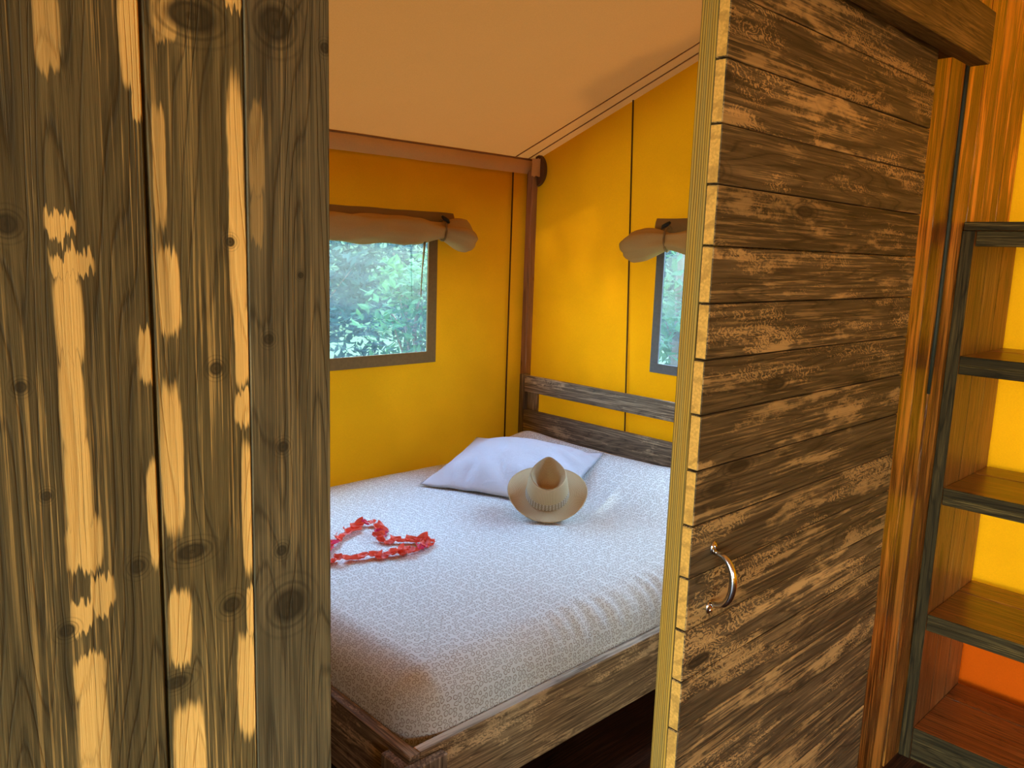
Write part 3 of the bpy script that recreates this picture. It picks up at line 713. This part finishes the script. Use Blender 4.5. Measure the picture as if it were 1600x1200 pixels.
# ------------------------------------------------------------------ straw hat, leaning back on the pillow
def hat():
    # local frame: x sideways, y towards the front of the hat (the pinched end), z up out of the crown
    th = math.radians(29)
    d = Vector((.725, .689, 0)); rt = Vector((d.y, -d.x, 0))
    fy = d*math.cos(th)+Vector((0, 0, math.sin(th))); up = rt.cross(fy)
    Rm = Matrix((rt, fy, up)).transposed()
    c = Vector((2.035, 1.905, .541))+fy*.142
    root = empty('straw_hat', c); tag(root, 'tan woven straw fedora tilted against the pillow', 'hat')
    root.rotation_euler = Rm.to_euler()
    n = 96
    def ring(fn): return [Vector(fn(2*math.pi*k/n)) for k in range(n)]
    def crown_r(q, t):       # t 0 at the brim, 1 at the upper rim
        cs, sn = math.cos(q), math.sin(q)
        ax = .081*(1-t)+.067*t; ay = .090*(1-t)+.074*t
        w = ax*(1-.42*t*max(0, sn)**1.5)
        return w*cs, ay*sn-.006*t
    def rim_h(q): return .108+.016*math.sin(q)
    def build(nm, rings, mat, cap=False, close=False):
        V = [v for r_ in rings for v in r_]; F = []
        for i in range(len(rings)-1):
            for k in range(n): F.append((i*n+k, i*n+(k+1) % n, (i+1)*n+(k+1) % n, (i+1)*n+k))
        if cap: F.append(tuple((len(rings)-1)*n+k for k in range(n)))
        o = bpy.data.objects.new(nm, pydata(nm, V, F)); COL.objects.link(o); o.parent = root; o.data.materials.append(mat)
        o.data.polygons.foreach_set('use_smooth', [True]*len(o.data.polygons)); return o
    rs = []
    for t in lin(.0, 1, 16):
        bul = .004*math.sin(t*math.pi)
        rs.append(ring(lambda q: (crown_r(q, t)[0]*(1+bul*8), crown_r(q, t)[1]*(1+bul*6), rim_h(q)*(t-.06*t*t*(1-t)))))
    # rolled rim then the teardrop hollow, deepest towards the back
    for s in lin(.06, 1, 15):
        def f(q, s=s):
            x, y = crown_r(q, 1); k = 1-s
            hol = -.040*sstep(0, .7, s)
            ridge = .004*math.sin(s*math.pi*9)*(1-s)*(s < .5)
            return (x*k, -.016*s+y*k, rim_h(q)*(1-s)+.094*s+hol+ridge+.006*math.sin(min(1, s*4)*math.pi))
        rs.append(ring(f))
    build('crown', rs, M['straw'])
    rs = []
    for t in lin(.02, .30, 6):
        rs.append(ring(lambda q: (crown_r(q, t)[0]*1.028+.0, crown_r(q, t)[1]*1.028, rim_h(q)*t)))
    build('hat_band', rs, M['straw_band'])
    def brim(z0):
        rs = []
        for s in lin(0, 1, 18):
            def f(q, s=s):
                x0, y0 = crown_r(q, 0); x1, y1 = .148*math.cos(q), .150*math.sin(q)
                lift = .020*s*s*abs(math.cos(q))**1.6-.010*s*s*max(0, math.sin(q))+.006*s*max(0, -math.sin(q))
                return (x0+(x1-x0)*s, y0+(y1-y0)*s, lift+z0)
            rs.append(ring(f))
        return rs
    top = brim(.0); bot = brim(-.0022)
    build('brim', top+bot[::-1], M['straw'])
    ed = brim(-.001)[-1]
    me = tube_mesh('brim_edge', ed+[ed[0]], .0026, 8, False); o = bpy.data.objects.new('brim_edge', me); COL.objects.link(o)
    o.parent = root; me.materials.append(M['straw']); me.polygons.foreach_set('use_smooth', [True]*len(me.polygons))
hat()

# ------------------------------------------------------------------ rose petals laid out as a heart
HO = [(1.16, 2.04), (1.226, 2.012), (1.308, 1.976), (1.387, 1.945), (1.45, 1.930), (1.505, 1.935), (1.542, 1.962), (1.535, 1.992), (1.494, 2.014), (1.445, 2.040), (1.427, 2.058), (1.445, 2.098), (1.480, 2.145), (1.505, 2.185), (1.495, 2.225), (1.468, 2.245), (1.425, 2.222), (1.37, 2.188), (1.31, 2.150), (1.25, 2.098), (1.19, 2.055), (1.16, 2.04)]
HP = []
carry = 0
for (xa, ya), (xb, yb) in zip(HO[:-1], HO[1:]):
    L_ = math.hypot(xb-xa, yb-ya); d_ = carry
    while d_ < L_:
        HP.append((xa+(xb-xa)*d_/L_+random.uniform(-.006, .006), ya+(yb-ya)*d_/L_+random.uniform(-.006, .006), math.atan2(yb-ya, xb-xa))); d_ += random.uniform(.019, .030)
    carry = d_-L_
def petal_mesh(seed):
    rnd = random.Random(seed); V = []; F = []; n = 8; m = 6
    L, Wd, cur, tw = rnd.uniform(.036, .050), rnd.uniform(.028, .038), rnd.uniform(.2, .6), rnd.uniform(-.4, .4)
    for i in range(n+1):
        s = i/n; w = Wd*(math.sin(math.pi*(.12+.80*s))**.7)*(.55+.6*s)*.5
        for j in range(m+1):
            t = 2*j/m-1
            x = (s-.5)*L; y = t*w
            z = cur*.020*t*t*(.4+s)+.010*(s-.5)**2*4*cur+tw*.012*t*(s-.3)+.003*math.sin(t*6+s*5+seed)
            V.append([x, y, z])
    zmin = min(v[2] for v in V)
    V = [(x, y, z-zmin) for x, y, z in V]
    for i in range(n):
        for j in range(m):
            a = i*(m+1)+j; F.append((a, a+1, a+m+2, a+m+1))
    me = pydata('rose_petal', V, F); me.materials.append(M['petal']); me.polygons.foreach_set('use_smooth', [True]*len(me.polygons)); return me
PM = [petal_mesh(s) for s in range(7)]
for i, (x, y, an) in enumerate(HP):
    x *= 1.021; y *= 1.021
    o = bpy.data.objects.new('rose_petal', PM[i % 7]); COL.objects.link(o)
    o.location = (x, y, bed_z(x, y)+.003+(.005 if i % 3 == 1 else 0)); o.rotation_euler = (random.uniform(-.15, .15), random.uniform(-.15, .15), an+random.uniform(-1.1, 1.1)+math.pi*(i % 2))
    if i % 7 == 4: o.rotation_euler.x += .7; o.location.z += .008
    s = random.uniform(.9, 1.25); o.scale = (s, s, s)
    tag(o, 'curled red rose petal in the heart laid on the bed', 'petal', 'rose petals laid in a heart on the bed')

# ------------------------------------------------------------------ shrubs and trees outside
def leaf_cloud(rnd, centers, n, size, mat, name):
    V = []; F = []
    for _ in range(n):
        c, r = rnd.choice(centers)
        q = Vector((rnd.gauss(0, 1), rnd.gauss(0, 1), rnd.gauss(0, 1))).normalized()*r*(rnd.random()**.45)
        p = Vector(c)+Vector((q.x, q.y, q.z*.9))
        a = Vector((rnd.gauss(0, 1), rnd.gauss(0, 1), rnd.gauss(0, .6))).normalized()
        b = a.cross(Vector((rnd.gauss(0, .4), rnd.gauss(0, .4), 1))).normalized(); s = size*rnd.uniform(.6, 1.3)
        k = len(V); up = a.cross(b)*s*.12
        V += [p-a*s, p+b*s*.42+up, p+a*s, p-b*s*.42+up]; F += [(k, k+1, k+2), (k, k+2, k+3)]
    return pydata(name, V, F)
def plant(name, label, cat, loc, h, blobs, n, size, mat, seed, group, trunk=.05):
    rnd = random.Random(seed); root = empty(name, loc); tag(root, label, cat, group)
    L = Vector(loc)
    link('foliage', leaf_cloud(rnd, blobs, n, size, mat, 'foliage'), mat, root, loc)
    root.children[0]['kind'] = 'stuff'
    top = max(b[0][2] for b in blobs)
    link('trunk', tube_mesh('trunk', [(0, 0, -.1), (.03, .02, top*.35), (.0, .05, top*.7), (.02, .0, top)], [trunk, trunk*.8, trunk*.5, trunk*.15], 8), M['bark'], root, loc, True)
    for i, (c, r) in enumerate(blobs[:5]):
        link('branch', tube_mesh('branch', [(0, 0, top*.3), (c[0]*.5, c[1]*.5, (c[2]+top*.3)*.5+.05), c], [trunk*.5, trunk*.3, trunk*.1], 6), M['bark'], root, loc, True)
    return root
def blobs(seed, h0, h1, rad, r, n):
    rnd = random.Random(seed); o = []
    for i in range(n):
        a = rnd.uniform(0, 6.28); d = rad*rnd.random()**.5; z = rnd.uniform(h0, h1); o.append(((d*math.cos(a), d*math.sin(a), z), r*rnd.uniform(.7, 1.2)))
    return o
GA = 'shrubs outside the left window'; GB = 'trees outside the end wall'
plant('leafy_shrub', 'bright green leafy shrub close outside the left window', 'shrub', (3.30, 4.35, 0), 1.5, blobs(1, .4, 1.40, .34, .26, 14), 2600, .042, M['leaf1'], 11, GA, .03)
plant('dark_shrub', 'shady blue-green shrub seen through the left half of the left window', 'shrub', (3.2, 6.1, 0), 2, blobs(2, .3, 1.9, .8, .45, 16), 3600, .055, M['leaf2'], 12, GA, .04)
plant('dark_shrub', 'shady shrub behind the bright shrub outside the left window', 'shrub', (4.7, 6.4, 0), 2, blobs(3, .3, 2.2, .9, .5, 16), 3600, .055, M['leaf2'], 13, GA, .04)
for i, (x, y, t) in enumerate(((2.2, 8.8, 'farthest tall tree to the left outside the left window'), (4.6, 9.2, 'middle tall tree far outside the left window'), (7.0, 8.6, 'tall tree far outside beyond the corner of the tent'))):
    plant('garden_tree', t, 'tree', (x, y, 0), 4, blobs(20+i, .8, 4.2, 1.3, .75, 18), 4200, .085, M['leaf2'], 30+i, GA, .09)
plant('garden_tree', 'pale green tree filling the narrow window beside the door', 'tree', (5.3, 3.6, 0), 3.4, blobs(41, .7, 3.2, .9, .55, 18), 3800, .06, M['leaf1'], 41, GB, .08)
plant('garden_tree', 'tree behind the pale green tree outside the narrow window', 'tree', (7.6, 5.2, 0), 4, blobs(42, .5, 4.0, 1.3, .7, 20), 4200, .085, M['leaf2'], 42, GB, .1)
cb = [((-.75+.4*math.sin(k*2.1), -1.0+.19*k, 4.9+.5*math.sin(k*1.7)), .55) for k in range(9)]+[((.2+.3*math.sin(k*1.1), -1.1+.23*k, 6.0+.4*math.sin(k*2.7)), .6) for k in range(9)]  # dense crown out of view, shaped to keep sun from the end window
plant('garden_tree', 'unseen tree with leaf shadows on the end canvas, crown shaped to block window sun', 'tree', (6.6, 2.3, 0), 5, cb*3+[((-.5, 1.3, 5.0), .6), ((-.2, 1.6, 5.7), .6), ((-.6, -1.9, 5.2), .7), ((-.6, -2.6, 5.6), .7)], 11000, .09, M['leaf1'], 43, GB, .1)
